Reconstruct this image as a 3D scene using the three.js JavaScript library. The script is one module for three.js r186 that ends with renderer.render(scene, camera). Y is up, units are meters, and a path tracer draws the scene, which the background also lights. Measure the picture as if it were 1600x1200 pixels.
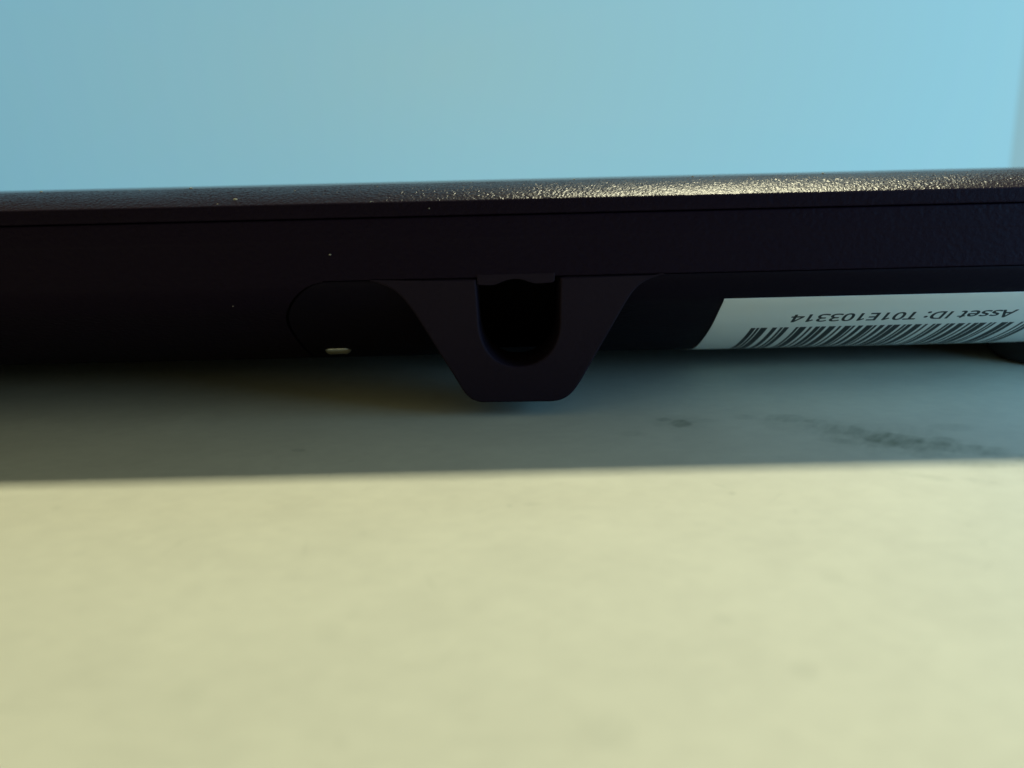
import * as THREE from 'three';
import { RectAreaLightUniformsLib } from 'three/addons/lights/RectAreaLightUniformsLib.js';
import { FontLoader } from 'three/addons/loaders/FontLoader.js';
import { RoundedBoxGeometry } from 'three/addons/geometries/RoundedBoxGeometry.js';
import { mergeGeometries } from 'three/addons/utils/BufferGeometryUtils.js';

// ---------------------------------------------------------------- camera, light, exposure
const W = 1024, H = 768, MM = 0.001;
const scene = new THREE.Scene();
const camera = new THREE.PerspectiveCamera(47.925, W / H, 0.01, 12);
camera.rotation.order = 'YXZ';
camera.position.set(0, 0.0335, 0.113);
camera.rotation.set(THREE.MathUtils.degToRad(-14.3), 0, THREE.MathUtils.degToRad(-1.35));
camera.focus = 0.119;                                     // a phone lens close up: 1.6 mm of aperture
camera.userData.fStop = 18;
scene.background = new THREE.Color().setRGB(0.142, 0.132, 0.068);   // the dim room all round

const renderer = new THREE.WebGLRenderer({ antialias: true });
renderer.setSize(W, H);
renderer.toneMapping = THREE.LinearToneMapping;
renderer.toneMappingExposure = 1;
renderer.shadowMap.enabled = true;
RectAreaLightUniformsLib.init();

const lampAt = new THREE.Vector3(0.62, 2.02, -1.52), lampSize = [0.6, 0.27];
const lampLight = new THREE.RectAreaLight(new THREE.Color().setRGB(1, 0.96, 0.65), 148, ...lampSize);
lampLight.position.copy(lampAt);
lampLight.lookAt(lampAt.x, 0, lampAt.z);
scene.add(lampLight);

const bluePanelAt = new THREE.Vector3(0.152, 0.044, 0.036), bluePanelSize = [0.12, 0.068];
const bluePanelLight = new THREE.RectAreaLight(new THREE.Color().setRGB(0.20, 0.58, 1), 4.2, ...bluePanelSize);  // blue light from an added, unseen panel at the right
bluePanelLight.position.copy(bluePanelAt);
bluePanelLight.lookAt(bluePanelAt.x - 0.1, bluePanelAt.y - 0.03, bluePanelAt.z - 0.045);
scene.add(bluePanelLight);

// ---------------------------------------------------------------- helpers
let seed = 7;
const rnd = () => { seed = (seed * 1664525 + 1013904223) >>> 0; return seed / 4294967296; };
const hash = (x, y) => { let h = (x * 374761393 + y * 668265263) | 0; h = Math.imul(h ^ (h >>> 13), 1274126177); return ((h ^ (h >>> 16)) >>> 0) / 4294967296; };
const sm = (t) => t * t * (3 - 2 * t);
function noise(x, y, px = 0, py = 0) {                    // value noise, periodic when px, py are given
  const xi = Math.floor(x), yi = Math.floor(y), u = sm(x - xi), v = sm(y - yi);
  const w = (a, p) => (p ? ((a % p) + p) % p : a);
  const x0 = w(xi, px), x1 = w(xi + 1, px), y0 = w(yi, py), y1 = w(yi + 1, py);
  return (hash(x0, y0) * (1 - u) + hash(x1, y0) * u) * (1 - v) + (hash(x0, y1) * (1 - u) + hash(x1, y1) * u) * v;
}
function fbm(x, y, p, n = 4) { let a = 0, k = 0.5, t = 0; for (let i = 0; i < n; i++) { a += k * noise(x, y, p, p); t += k; x *= 2; y *= 2; p *= 2; k *= 0.5; } return a / t; }
function dataTexture(n, m, fill, srgb) {
  const d = new Uint8Array(n * m * 4);
  for (let j = 0; j < m; j++) for (let i = 0; i < n; i++) { const c = fill(i, j); const k = 4 * (j * n + i); d[k] = c[0]; d[k + 1] = c[1]; d[k + 2] = c[2]; d[k + 3] = 255; }
  const t = new THREE.DataTexture(d, n, m); t.wrapS = t.wrapT = THREE.RepeatWrapping; t.magFilter = THREE.LinearFilter; t.minFilter = THREE.LinearMipmapLinearFilter; t.generateMipmaps = true;
  if (srgb) t.colorSpace = THREE.SRGBColorSpace;
  t.needsUpdate = true; return t;
}
const toSRGB = (v) => 255 * (v <= 0.0031308 ? 12.92 * v : 1.055 * Math.pow(v, 1 / 2.4) - 0.055);
function mesh(name, geometry, material, parent) {
  const m = new THREE.Mesh(geometry, material); m.name = name; m.castShadow = m.receiveShadow = true; parent.add(m); return m;
}
function thing(name, label, category) { const o = new THREE.Group(); o.name = name; o.userData = { label, category }; scene.add(o); return o; }
// a sheet through rows of points; row(j) -> array of [x, y, z] in mm; uv in metres
function sheet(rows, flip) {
  const n = rows[0].length, m = rows.length, pos = new Float32Array(n * m * 3), uv = new Float32Array(n * m * 2), idx = [];
  let s = 0;
  for (let j = 0; j < m; j++) {
    if (j) s += Math.hypot(rows[j][0][1] - rows[j - 1][0][1], rows[j][0][2] - rows[j - 1][0][2]) * MM;
    for (let i = 0; i < n; i++) { const k = j * n + i, p = rows[j][i]; pos.set([p[0] * MM, p[1] * MM, p[2] * MM], 3 * k); uv.set([p[0] * MM, s], 2 * k); }
  }
  for (let j = 0; j + 1 < m; j++) for (let i = 0; i + 1 < n; i++) {
    const a = j * n + i, b = a + 1, c = a + n, d = c + 1;
    flip ? idx.push(a, b, c, b, d, c) : idx.push(a, c, b, b, c, d);
  }
  const g = new THREE.BufferGeometry();
  g.setAttribute('position', new THREE.BufferAttribute(pos, 3)); g.setAttribute('uv', new THREE.BufferAttribute(uv, 2)); g.setIndex(idx); g.computeVertexNormals(); return g;
}
const span = (a, b, n) => Array.from({ length: n + 1 }, (_, i) => a + (b - a) * i / n);
const smooth = (pts, n) => new THREE.CatmullRomCurve3(pts.map(([z, y]) => new THREE.Vector3(0, y, z)), false, 'centripetal').getSpacedPoints(n).map((p) => [p.z, p.y]);
// a strip of profile [z, y] swept along x (mm), its points listed from the top of the device downwards
const sweep = (profile, xs) => sheet(profile.map(([z, y]) => xs.map((x) => [x, y, z])));
const cap = (profile, x, right) => {                      // end wall of a swept profile
  const s = new THREE.Shape(profile.map(([z, y]) => new THREE.Vector2(-z * MM, y * MM)));
  const g = new THREE.ShapeGeometry(s); g.rotateY(right ? Math.PI / 2 : Math.PI / 2); g.translate(x * MM, 0, 0); return g;
};

// ---------------------------------------------------------------- materials
const grainTexture = dataTexture(1024, 1024, (i, j) => { // moulded grain of the casing, one tile = 24 mm
  const a = fbm(i / 1024 * 48, j / 1024 * 48, 48, 3), b = 1 - Math.abs(2 * fbm(i / 1024 * 26 + 9, j / 1024 * 38, 0, 2) - 1);
  const v = 255 * (0.65 * a + 0.35 * b); return [v, v, v];
});
grainTexture.repeat.set(1 / 0.024, 1 / 0.024);
const plasticColor = new THREE.Color().setRGB(0.0104, 0.0056, 0.0136);
const plastic = new THREE.MeshPhysicalMaterial({ color: plasticColor, roughness: 0.52, specularIntensity: 0.11, bumpMap: grainTexture, bumpScale: 0.00009 });
const coverPlastic = new THREE.MeshPhysicalMaterial({ color: new THREE.Color().setRGB(0.0068, 0.0042, 0.0096), roughness: 0.55, specularIntensity: 0.12, bumpMap: grainTexture, bumpScale: 0.00004 });
const tabPlastic = new THREE.MeshPhysicalMaterial({ color: new THREE.Color().setRGB(0.0175, 0.0108, 0.0195), roughness: 0.6, specularIntensity: 0.15, bumpMap: grainTexture, bumpScale: 0.00004 });
const lidPlastic = new THREE.MeshPhysicalMaterial({ color: new THREE.Color().setRGB(0.027, 0.0175, 0.031), roughness: 0.28, specularIntensity: 0.125 });
const rubber = new THREE.MeshStandardMaterial({ color: new THREE.Color().setRGB(0.012, 0.012, 0.013), roughness: 0.85 });
const steel = new THREE.MeshStandardMaterial({ color: new THREE.Color().setRGB(0.85, 0.80, 0.68), roughness: 0.14, metalness: 1 });

// table top: cream laminate, one tile = 0.3 m, with faint mottling and the grime and specks of the photograph
const TILE = 0.3, TN = 2048;
const marks = [];                                        // [x mm, z mm, rx, rz, strength]
const mark = (x, z, rx, rz, k, turn = 0) => marks.push([x, z, rx, rz, k, turn]);
for (const [x, z, rx, rz, k, t] of [
  [38, 6.5, 5, 2.2, 0.10, 0.3], [46, 14, 7, 3.2, 0.13, 0.2], [22, 4, 3.4, 1.6, 0.12, 0.2], [54, 21, 6, 2.4, 0.07, 0.3], [60, 28, 5, 3, 0.06, 0.3],
  [21.8, 4.6, 1.3, 0.8, 0.40, 0.3], [20.0, 2.6, 0.9, 0.5, 0.25, 0.4], [24.5, 3.6, 2.2, 0.5, 0.10, 0], [15.0, 8.4, 1.6, 0.5, 0.12, 0.2],
  [31, 2.4, 1.6, 0.6, 0.15, 0], [36, 3.4, 2.4, 0.9, 0.20, 0.2], [39.5, 5.0, 1.2, 0.5, 0.18, 0], [41, 8.5, 3.0, 1.0, 0.20, 0.5], [44, 11.5, 2.6, 1.1, 0.26, 0.4],
  [46, 13.0, 3.2, 1.0, 0.34, 0.1], [48.5, 15.8, 3.4, 1.1, 0.34, 0.2], [51, 14.2, 2.4, 0.8, 0.24, 0], [43, 14.5, 2.6, 0.8, 0.22, 0.3], [53.5, 17.6, 3.0, 0.9, 0.26, 0.2], [47, 18.8, 2.4, 0.6, 0.16, 0.2], [39, 13.2, 2.2, 0.6, 0.16, 0.4],
  [55, 9.0, 2.4, 0.8, 0.14, 0], [57, 20.5, 3.5, 0.8, 0.16, 0.3], [60, 22.5, 3.0, 0.8, 0.13, 0.2], [52, 22.6, 3.2, 0.6, 0.12, 0.2], [45, 26.5, 1.2, 0.4, 0.14, 0.4], [49, 27.6, 1.4, 0.4, 0.12, 0.5], [42.5, 25, 2.0, 0.4, 0.10, 0.4], [61, 31, 2.6, 1.2, 0.12, 0.2],
  [-26.5, 11.9, 0.8, 0.3, 0.22, 0.3], [1.6, 31, 0.9, 0.16, 0.20, -0.1], [-0.6, 31.3, 0.3, 0.2, 0.22, 0], [22.4, 29.4, 0.35, 0.2, 0.20, 0], [21.8, 27.2, 1.0, 0.12, 0.14, 0.8], [19.2, 61.3, 0.9, 0.6, 0.10, 0.3], [4.9, 67.2, 1.6, 1.0, 0.08, 0.2], [-14, 55, 1.0, 0.7, 0.05, 0], [26, 48, 0.8, 0.8, 0.06, 0], [-22, 63, 1.2, 1.2, 0.05, 0]]) mark(x, z, rx, rz, k, t);
for (let i = 0; i < 40; i++) mark(rnd() * 150 - 75, 18 + rnd() * 54, 0.6 + rnd() * 1.6, 0.05 + rnd() * 0.06, 0.05 + rnd() * 0.07, rnd() * 3);   // hairline scuffs
for (let i = 0; i < 46; i++) mark(rnd() * 150 - 75, 14 + rnd() * 60, 0.12 + rnd() * 0.5, 0.1 + rnd() * 0.3, 0.03 + rnd() * 0.07, rnd() * 3);
const dirt = new Float32Array(TN * TN);
for (const [x, z, rx, rz, k, t] of marks) {
  const rzz = rz * 1.7, ci = (x * MM / TILE + 0.5) * TN, cj = (z * MM / TILE + 0.5) * TN, q = TN * MM / TILE, R = Math.ceil(2.6 * Math.max(rx, rzz) * q) + 1, c = Math.cos(t), s = Math.sin(t);
  for (let j = Math.floor(cj - R); j <= cj + R; j++) for (let i = Math.floor(ci - R); i <= ci + R; i++) {
    if (i < 0 || j < 0 || i >= TN || j >= TN) continue;
    const dx = (i - ci) / q, dz = (j - cj) / q, u = (dx * c + dz * s) / rx, v = (-dx * s + dz * c) / rzz;
    const edge = u * u + v * v + 1.6 * (fbm(i / 12, j / 20, 0, 3) - 0.5);
    if (edge < 2.2) { const at = j * TN + i; dirt[at] = 1 - (1 - dirt[at]) * (1 - k * (z > 30 ? 0.6 : 0.62) * sm(Math.min(1, Math.max(0, (2.2 - edge) / 1.8))) * (0.35 + 1.3 * fbm((i + j * 0.6) / 5, j / 12, 0, 3))); }
  }
}
const tableMap = dataTexture(TN, TN, (i, j) => {
  const a = fbm(i / TN * 40, j / TN * 40, 40, 4) - 0.5, b = fbm(i / TN * 190 + 3, j / TN * 260, 0, 2) - 0.5, g = hash(i, j) - 0.5;
  const v = 1 + 0.11 * a + 0.07 * b + 0.03 * g, d = 1 - dirt[j * TN + i];
  return [toSRGB(0.72 * v * d), toSRGB(0.72 * v * (1 - 0.93 * (1 - d))), toSRGB(0.60 * v * d)];
}, true);
const tableMaterial = new THREE.MeshPhysicalMaterial({ map: tableMap, roughness: 0.6, specularIntensity: 0.6 });

// ---------------------------------------------------------------- setting
const table = mesh('table', new RoundedBoxGeometry(1.7, 0.03, 1.45, 4, 0.004), tableMaterial, scene);
table.position.set(0, -0.015, -0.475);
{ const p = table.geometry.attributes.position, uv = table.geometry.attributes.uv;
  for (let i = 0; i < p.count; i++) uv.setXY(i, p.getX(i) / TILE + 0.5, (p.getZ(i) - 0.475) / TILE + 0.5); }
table.userData = { label: 'cream laminate table top with faint dark smudges under the black device', category: 'table' };

// pale blue screen that fills the background, a grey scroll strip at its right
{
  const root = thing('computer_monitor', 'lit pale blue computer monitor filling the blurred background', 'monitor');
  root.position.set(0, 0, -0.36);
  const x0 = -0.33, x1 = 0.31, y0 = 0.012, y1 = 0.372, n = 512, m = 288;
  const paintedFade = dataTexture(n, m, (i, j) => {
    const x = x0 + (x1 - x0) * (i + 0.5) / n, strip = x > 0.2672, w = Math.max(0, 1 - Math.hypot((x + 0.03) / 0.26, (j / m - 0.2) / 0.3)), k = 0.97 + 0.55 * x + 0.08 * (fbm(i / n * 3 + 2, j / m * 2 + 5, 0, 2) - 0.5);  // left-to-right brightening and soft lower patch painted into the screen glow
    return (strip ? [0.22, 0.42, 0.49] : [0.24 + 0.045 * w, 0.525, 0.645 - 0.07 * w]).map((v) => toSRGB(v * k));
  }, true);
  paintedFade.wrapS = paintedFade.wrapT = THREE.ClampToEdgeWrapping;
  const dark = new THREE.MeshStandardMaterial({ color: new THREE.Color().setRGB(0.03, 0.03, 0.03), roughness: 0.5 });
  const glow = new THREE.MeshStandardMaterial({ color: 0x000000, roughness: 0.6, emissive: 0xffffff, emissiveMap: paintedFade, emissiveIntensity: 1 });
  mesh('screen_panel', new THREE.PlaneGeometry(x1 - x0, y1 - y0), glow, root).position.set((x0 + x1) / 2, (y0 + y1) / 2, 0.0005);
  mesh('screen_case', new RoundedBoxGeometry(x1 - x0 + 0.024, y1 - y0 + 0.02, 0.03, 3, 0.004), dark, root).position.set((x0 + x1) / 2, (y0 + y1) / 2, -0.0155);
  mesh('screen_stand', new RoundedBoxGeometry(0.26, 0.02, 0.16, 3, 0.006), dark, root).position.set(0, 0.0101, -0.08);
}

// ---------------------------------------------------------------- the device (millimetres: front face at z = 0, table at y = 0)
const XL = -160, XR = 160, BACK = -104;
const device = thing('electronic_device', 'black grained plastic device lying on the cream table, hook tab at its front', 'device');

// lid: flat-crowned top with a slope of moulded grain that ends in a crisp front edge
const crown = (z) => { const t = Math.min(1, -z / 9.2); return z > -9.2 ? 29.12 + 2.03 * (1 - (1 - t) ** 2) : 31.15 - 0.0016 * (-z - 9.2) - 0.00022 * (-z - 9.2) ** 2; };
{
  const turned = (x, d, a, size, o) => noise((x * Math.cos(a) - d * Math.sin(a)) / size + o, (x * Math.sin(a) + d * Math.cos(a)) / size + o * 0.7) - 0.5;
  const grain = (x, d) => { const wear = 0.75 + 0.5 * noise(x / 6 + 70, d / 4 + 9); return wear * (turned(x, d, 0.5, 0.15, 900) * 0.050 + turned(x, d, 1.3, 0.18, 1300) * 0.040 + turned(x, d, 0.9, 0.34, 1700) * 0.030 + turned(x, d, 2.2, 0.11, 2100) * 0.022); };
  const xs = span(-84, 84, 2000);
  const ds = span(0, 9.8, 92), rows = [];
  for (const d of ds.slice().reverse()) rows.push(xs.map((x) => [x, crown(-d) + grain(x, d) * (d > 9 ? (9.8 - d) / 0.8 : 1), -d]));
  const edge = [[0.04, 29.06], [0.07, 28.98]];
  edge.forEach(([z, y], k) => rows.push(xs.map((x) => [x, y + grain(x, 0) * (k ? 0.2 : 0.6), z + (noise(x / 0.3, 5 + k) - 0.5) * 0.03])));
  const strip = [[0.07, 28.98], [0.07, 28.6], [0.06, 28.0], [0.05, 27.55], [0.0, 27.32], [-0.15, 27.24], [-1.6, 27.24]];
  const outer = [...span(-9.8, 0, 16).map((z) => [z, crown(z)]), [0.04, 29.06], [0.07, 28.98]];
  const top = [...span(BACK, -9.8, 24).map((z) => [z, crown(z)])];
  const back = [[-1.6, 27.24], [BACK, 27.24], [BACK, crown(BACK)]];
  const ring = [...top, ...outer.slice(1), ...strip.slice(1), [BACK, 27.24]];
  const parts = [sheet(rows), sweep(outer, span(XL, -84, 4)), sweep(outer, span(84, XR, 4)), sweep(top, [XL, 0, XR]), sweep(back, [XL, XR]), cap(ring, XL), cap(ring, XR)];
  mesh('lid', mergeGeometries(parts), lidPlastic, device);
  mesh('lid_rim', sweep(strip, span(XL, XR, 60)), plastic, device);
}

// lower profile shared by housing and cover: from the seam under the front face back beneath the device
const lower = smooth([[0, 19.0], [-0.25, 18.2], [-0.9, 17.0], [-2.2, 15.3], [-4.7, 13.4], [-8.9, 10.4], [-14.35, 7.3], [-20.4, 4.7], [-26, 3.45], [-36, 2.9]], 240);
const sAt = [0]; for (let i = 1; i < lower.length; i++) sAt.push(sAt[i - 1] + Math.hypot(lower[i][0] - lower[i - 1][0], lower[i][1] - lower[i - 1][1]));
const SEND = sAt[sAt.length - 1];
function at(s, off = 0) {                                 // [z, y] at distance s down the profile, moved out by off
  const f = Math.max(0, Math.min(lower.length - 1.001, s / SEND * (lower.length - 1))), i = Math.floor(f), t = f - i, a = lower[i], b = lower[i + 1];
  const tz = b[0] - a[0], ty = b[1] - a[1], l = Math.hypot(tz, ty);
  return [a[0] + t * tz - ty / l * off, a[1] + t * ty + tz / l * off];
}
const arcX = (s) => { const k = Math.min(1, s / 10.5); return -31 + 6.9 * (1 - Math.sqrt(1 - (1 - k) ** 2)); };   // left end of the cover
const GAP = 0.2;
const steps = [...Array.from({ length: 40 }, (_, i) => 9 * (i / 40) ** 2), ...span(9, SEND, 40)];
{
  const front = [[-1.2, 28.2], [-1.2, 27.1], [-0.22, 27.1], [-0.06, 27.06], [0.0, 26.98], [0.05, 26.78], [0.07, 26], [0.09, 25], [0.09, 24.35], [0.075, 24.2], [0.015, 24.05], [0.015, 22], [0.01, 20.5], [0, 19.3]];
  const lip = [[0, 19.3], [-0.02, 19.2], [-0.1, 19.14], [-1.6, 19.1]];
  const upper = sweep(front, span(XL, XR, 120));
  const x0 = arcX(0) - GAP;
  const left = sheet(steps.map((s) => { const [z, y] = s ? at(s) : [0, 19.3]; return span(XL, arcX(s) - GAP, 40).map((x) => [x, y, z]); }));
  const wall = sheet([0, -1.2].map((o) => steps.map((s) => { const [z, y] = at(s, o); return [arcX(s) - GAP, y, z]; })), true);
  const core = sheet(steps.map((s) => { const [z, y] = at(s, -1.1); return span(-34, -5.4, 20).map((x) => [x, y, z]); }));   // floor of the joint
  const core2 = sheet(steps.map((s) => { const [z, y] = at(s, -1.1); return span(7.4, XR, 20).map((x) => [x, y, z]); }));
  const base = sweep([[-36, 2.9], [BACK, 2.9], [BACK, 28.2], [-1.2, 28.2]], [XL, XR]);
  const ring = [...front, ...lower.filter((_, i) => i % 6 === 0), [BACK, 2.9], [BACK, 28.2]];
  mesh('housing', mergeGeometries([upper, sweep(lip, span(x0, XR, 40)), left, wall, core, core2, base, cap(ring, XL), cap(ring, XR)]), plastic, device);
}

// lower cover with its rounded left end, open behind the tab's notch
const NL = -4.4, NR = 6.55, NMID = (NL + NR) / 2, NBOT = 7.15;
{
  const hole = steps.findIndex((s) => at(s)[1] < 6.6), sh = steps[hole];
  const band = (from, to, xa, xb, n) => sheet(steps.slice(from, to + 1).map((s) => { const [z, y] = at(s, s < 0.3 ? -0.1 * (1 - s / 0.3) : 0); return span(xa(s), xb(s), n).map((x) => [x, y, z]); }));
  const end = steps.length - 1, xl = (s) => arcX(s) + GAP;
  const top = sheet([-1.1, -0.1].map((o) => { const [z, y] = at(0, o); return span(arcX(0) + GAP, XR, 40).map((x) => [x, y - 0.06 * (o < -0.5 ? 0 : 1), z]); }));
  const wall = sheet([0, -1.2].map((o) => steps.map((s) => { const [z, y] = at(s, o); return [arcX(s) + GAP, y, z]; })));
  // cavity behind the notch: two side walls, a floor, a ceiling and a back
  const side = (x) => { const p = steps.slice(0, hole + 1).map((s) => at(s)); const g = cap([...p, [-26, 6.6], [-26, 19.1]], x); return g; };
  const floor = sheet([[sh, 0], [0, 1]].map(([, k]) => span(NL - 0.6, NR + 0.6, 2).map((x) => [x, 6.6, k ? -26 : at(sh)[0]])), true);
  const rear = sheet([19.1, 6.6].map((y) => [[NL - 0.6, y, -26], [NR + 0.6, y, -26]]));
  const ceil = sheet([0, -26].map((z) => [[NL - 0.6, 19.08, z - 0.15], [NR + 0.6, 19.08, z]]));
  mesh('lower_cover', mergeGeometries([band(0, hole, xl, () => NL - 0.6, 30), band(0, hole, () => NR + 0.6, () => XR, 60), band(hole, end, xl, () => XR, 80), top, wall, side(NL - 0.6), side(NR + 0.6), floor, rear, ceil]), coverPlastic, device);
}

// hook tab: flared plate that hangs from the seam, with a U-shaped notch
{
  const s = new THREE.Shape(), m = (x, y) => [x * MM, y * MM];
  s.moveTo(...m(-18.6, 18.95));
  s.bezierCurveTo(...m(-15.4, 18.6), ...m(-14.2, 17.0), ...m(-12.6, 14.5));
  s.lineTo(...m(-8.0, 6.4));
  s.bezierCurveTo(...m(-6.6, 3.9), ...m(-6.2, 2.35), ...m(-3.9, 2.2));
  s.lineTo(...m(4.9, 2.1));
  s.bezierCurveTo(...m(7.2, 2.1), ...m(8.0, 2.9), ...m(9.3, 4.9));
  s.lineTo(...m(14.4, 13.9));
  s.bezierCurveTo(...m(15.8, 16.3), ...m(16.6, 18.6), ...m(20.6, 18.98));
  s.lineTo(...m(NR + 0.1, 18.97));
  s.lineTo(...m(NR - 0.05, 13.2));
  s.bezierCurveTo(...m(NR - 0.1, 9.2), ...m(NMID + 2.9, NBOT), ...m(NMID - 0.1, NBOT));
  s.bezierCurveTo(...m(NMID - 3.1, NBOT), ...m(NL + 0.35, 9.4), ...m(NL + 0.2, 13.2));
  s.lineTo(...m(NL, 18.96));
  s.closePath();
  const g = new THREE.ExtrudeGeometry(s, { depth: 8.6 * MM, bevelEnabled: true, bevelThickness: 0.35 * MM, bevelSize: 0.3 * MM, bevelOffset: -0.3 * MM, bevelSegments: 4, curveSegments: 28 });
  g.translate(0, 0, -8.8 * MM);
  mesh('hook_tab', g, tabPlastic, device);

  const l = new THREE.Shape();
  l.moveTo(...m(NL + 0.12, 19.6)); l.lineTo(...m(NL + 0.16, 18.2)); l.lineTo(...m(-2.5, 18.1));
  l.bezierCurveTo(...m(-1.2, 18.2), ...m(-0.8, 18.85), ...m(0.7, 18.88));
  l.bezierCurveTo(...m(2.2, 18.86), ...m(2.6, 18.15), ...m(3.8, 18.2));
  l.lineTo(...m(5.6, 18.3)); l.lineTo(...m(5.9, 18.5)); l.lineTo(...m(5.95, 19.6)); l.closePath();
  const lg = new THREE.ExtrudeGeometry(l, { depth: 1.2 * MM, bevelEnabled: true, bevelThickness: 0.12 * MM, bevelSize: 0.1 * MM, bevelOffset: -0.1 * MM, bevelSegments: 2, curveSegments: 12 });
  lg.translate(0, 0, -1.22 * MM);
  mesh('latch_lip', lg, tabPlastic, device);
}

// small metal contact under the left end of the cover
{
  const g = new THREE.CapsuleGeometry(1.0 * MM, 2.2 * MM, 10, 28); g.rotateZ(Math.PI / 2);
  const c = mesh('metal_contact', g, steel, device); c.position.set(-26.3 * MM, 7.0 * MM, -15.9 * MM);
  c.userData.label = 'small shiny metal contact';
}

// rubber feet
for (const [x, z] of [[89.5, -27.5], [-121, -27.5], [86, -88], [-121, -88]]) {
  const g = new THREE.LatheGeometry([[0, 0], [6.5, 0], [8, 0.4], [9, 1.6], [9.6, 4.6], [0, 4.6]].map(([r, y]) => new THREE.Vector2(r * MM, y * MM)), 40);
  const f = mesh('rubber_foot', g, rubber, device); f.position.set(x * MM, 0.05 * MM, z * MM);
}

// ---------------------------------------------------------------- asset label, bent round the cover
{
  const x0 = 28.8, x1 = 82, s0 = 4.35, s1 = 33, cw = 2048, chh = Math.round(2048 * (s1 - s0) / (x1 - x0));
  const cv = document.createElement('canvas'); cv.width = cw; cv.height = chh;
  const c = cv.getContext('2d'), q = cw / (x1 - x0);      // pixels per mm; the label reads upside down from the front
  c.fillStyle = '#eceeea'; c.fillRect(0, 0, cw, chh);
  const X = (x) => (x1 - x) * q, Y = (s) => (s1 - s) * q;
  c.fillStyle = '#15161a'; c.textBaseline = 'alphabetic';
  const text = 'Asset ID: T01E103314', font = await new FontLoader().loadAsync('fonts/droid/droid_sans_regular.typeface.json');
  const capHeight = Math.max(...font.data.glyphs.E.o.split(' ').map((k) => +k || 0).filter((_, i, a) => i % 3 === 2));
  const glyphs = font.data.glyphs, em = 2.35 * q / glyphs.E.ha * glyphs.E.ha / capHeight;   // plain sans capitals 2.35 mm high
  const letters = [...text], advance = (k) => (k === 'I' ? glyphs.i.ha * 1.1 : glyphs[k].ha), total = letters.reduce((a, k) => a + advance(k), 0);
  c.save(); c.translate(X(71.1), Y(9.5)); c.scale((71.1 - 39.5) * q / total, -em);
  let pen = 0; c.strokeStyle = '#15161a'; c.lineWidth = capHeight * 0.055; c.lineJoin = 'round';
  for (const k of letters) {
    if (k === 'I') c.fillRect(pen + glyphs.i.ha * 0.33, 0, glyphs.i.ha * 0.46, capHeight);
    else if (glyphs[k].o) {
      c.beginPath();
      const o = glyphs[k].o.split(' '); let n = 0; const p = () => [pen + +o[n++], +o[n++]];
      while (n < o.length) { const op = o[n++]; if (op === 'm') c.moveTo(...p()); else if (op === 'l') c.lineTo(...p()); else if (op === 'q') { const e = p(), m = p(); c.quadraticCurveTo(...m, ...e); } else if (op === 'b') { const e = p(), a = p(), b = p(); c.bezierCurveTo(...a, ...b, ...e); } }
      c.closePath(); c.fill(); c.stroke();
    }
    pen += advance(k);
  }
  c.restore();
  // code 128 set B bars for the same number
  const PAT = '212222 222122 222221 121223 121322 131222 122213 122312 132212 221213 221312 231212 112232 122132 122231 113222 123122 123221 223211 221132 221231 213212 223112 312131 311222 321122 321221 312212 322112 322211 212123 212321 232121 111323 131123 131321 112313 132113 132311 211313 231113 231311 112133 112331 132131 113123 113321 133121 313121 211331 231131 213113 213311 213131 311123 311321 331121 312113 312311 332111 314111 221411 431111 111224 111422 121124 121421 141122 141221 112214 112412 122114 122411 142112 142211 241211 221114 413111 241112 134111 111242 121142 121241 114212 124112 124211 411212 421112 421211 212141 214121 412121 111143 111341 131141 114113 114311 411113 411311 113141 114131 311141 411131 211412 211214 211232 2331112'.split(' ');
  const codes = [104, ...[...'T01E103314'].map((k) => k.charCodeAt(0) - 32)];
  codes.push(codes.reduce((a, v, i) => a + v * (i || 1), 0) % 103, 106);
  const bars = codes.map((k) => PAT[k]).join(''), modules = [...bars].reduce((a, k) => a + +k, 0);
  let bx = 75.9; const unit = (75.9 - 34.8) / modules;
  [...bars].forEach((k, i) => { if (i % 2 === 0) c.fillRect(X(bx) - 0.05 * q, Y(27), (k * unit + 0.10) * q, 13.2 * q); bx -= k * unit; });
  const map = new THREE.CanvasTexture(cv); map.colorSpace = THREE.SRGBColorSpace; map.anisotropy = 16;
  const rows = span(s0, s1, 60).map((s) => { const [z, y] = at(s, 0.12); return span(x0, x1, 24).map((x) => [x, y, z]); });
  const back = span(s0, s1, 60).map((s) => { const [z, y] = at(s, 0.02); return span(x0, x1, 24).map((x) => [x, y, z]); });
  const g = sheet(rows), uv = g.attributes.uv, n = 25;
  for (let i = 0; i < uv.count; i++) uv.setXY(i, (x1 - (x0 + (x1 - x0) * (i % n) / 24)) / (x1 - x0), Math.floor(i / n) / 60);
  const edge = [sheet([back[0], rows[0]]), sheet([rows.map((r) => r[0]), back.map((r) => r[0])], false), sheet([rows.map((r) => r[24]), back.map((r) => r[24])], true), sheet([rows[60], back[60]])];
  for (const e of edge) { const u = e.attributes.uv; for (let i = 0; i < u.count; i++) u.setXY(i, 0.999, 0.001); }
  const label = mesh('asset_label', mergeGeometries([g, ...edge]), new THREE.MeshPhysicalMaterial({ map, roughness: 0.5 }), scene);
  label.userData = { label: 'white asset sticker with barcode, upside down on the black cover', category: 'label' };
}

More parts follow.
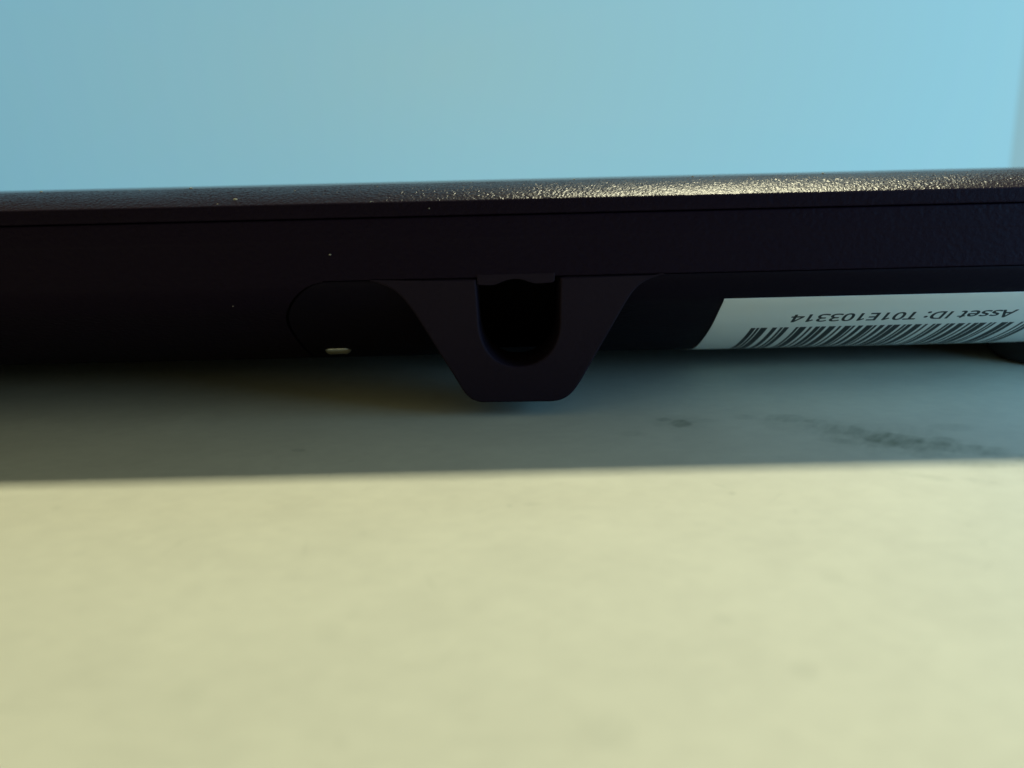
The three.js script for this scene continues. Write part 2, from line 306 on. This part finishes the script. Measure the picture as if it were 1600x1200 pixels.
// ---------------------------------------------------------------- crumbs of dust on the casing
{
  const gs = [];
  const crumb = (x, y, z, r) => { const g = new THREE.IcosahedronGeometry(r * MM, 1), p = g.attributes.position;
    for (let i = 0; i < p.count; i++) { const k = 0.7 + 0.6 * noise(p.getX(i) * 9000 + x, p.getY(i) * 9000 + p.getZ(i) * 7000); p.setXYZ(i, p.getX(i) * k * 1.5, p.getY(i) * k * 0.8, p.getZ(i) * k); }
    g.computeVertexNormals(); g.translate(x * MM, y * MM, z * MM); gs.push(g); };
  const onTop = (x, d, r) => crumb(x, crown(-d) + r * 0.4, -d, r);
  onTop(-35.3, 1.6, 0.17); onTop(-43.5, 9.0, 0.16); onTop(9.2, 9.2, 0.12); onTop(43.5, 9.0, 0.16); onTop(25.6, 9.4, 0.14); onTop(-64, 8.8, 0.16); onTop(28.6, 9.6, 0.1);
  crumb(-23.2, 22.6, 0.08, 0.1); crumb(-37, 15.9, -1.6, 0.06); crumb(-10.1, 28.2, 0.1, 0.07);
  for (let i = 0; i < 24; i++) onTop(rnd() * 130 - 65, rnd() * 9, 0.04 + 0.04 * rnd());
  const dust = mesh('dust', mergeGeometries(gs), new THREE.MeshStandardMaterial({ color: new THREE.Color().setRGB(0.62, 0.56, 0.42), roughness: 0.9 }), scene);
  dust.userData = { label: 'pale dust crumbs scattered along the black casing', category: 'dust', kind: 'stuff' };
}

// ---------------------------------------------------------------- light sources outside the frame: ceiling lamp, added blue panel
{
  const lamp = thing('ceiling_lamp', 'long white ceiling lamp above and behind the black device', 'lamp');
  lamp.position.copy(lampAt);
  const body = new THREE.MeshStandardMaterial({ color: new THREE.Color().setRGB(0.75, 0.75, 0.73), roughness: 0.5 });
  const white = new THREE.MeshStandardMaterial({ color: 0xffffff, emissive: new THREE.Color().setRGB(1, 0.95, 0.74), emissiveIntensity: 2 });
  mesh('lamp_housing', new RoundedBoxGeometry(lampSize[0] + 0.04, 0.06, lampSize[1] + 0.04, 3, 0.01), body, lamp).position.y = 0.04;
  mesh('diffuser', new THREE.BoxGeometry(lampSize[0], 0.008, lampSize[1]), white, lamp).position.y = 0.006;

  const bluePanel = thing('added_blue_panel', 'added blue light panel right of the device, out of view', 'light_panel');  // unseen glowing body, added to give the blue light from the right
  bluePanel.position.copy(bluePanelLight.position); bluePanel.quaternion.copy(bluePanelLight.quaternion);   // RectAreaLight shines along its own -z
  const dark = new THREE.MeshStandardMaterial({ color: new THREE.Color().setRGB(0.03, 0.03, 0.03), roughness: 0.5 });
  const glow = new THREE.MeshStandardMaterial({ color: 0x000000, emissive: new THREE.Color().setRGB(0.42, 0.75, 1), emissiveIntensity: 0.6 });
  mesh('screen_panel', new THREE.BoxGeometry(bluePanelSize[0], bluePanelSize[1], 0.004), glow, bluePanel).position.z = 0.004;
  mesh('screen_case', new RoundedBoxGeometry(bluePanelSize[0] + 0.016, bluePanelSize[1] + 0.008, 0.009, 3, 0.003), dark, bluePanel).position.z = 0.0106;
  const foot = mesh('screen_stand', new RoundedBoxGeometry(0.08, 0.03, 0.012, 3, 0.004), dark, bluePanel); foot.position.set(0, -0.03, 0.024);
}

renderer.render(scene, camera);
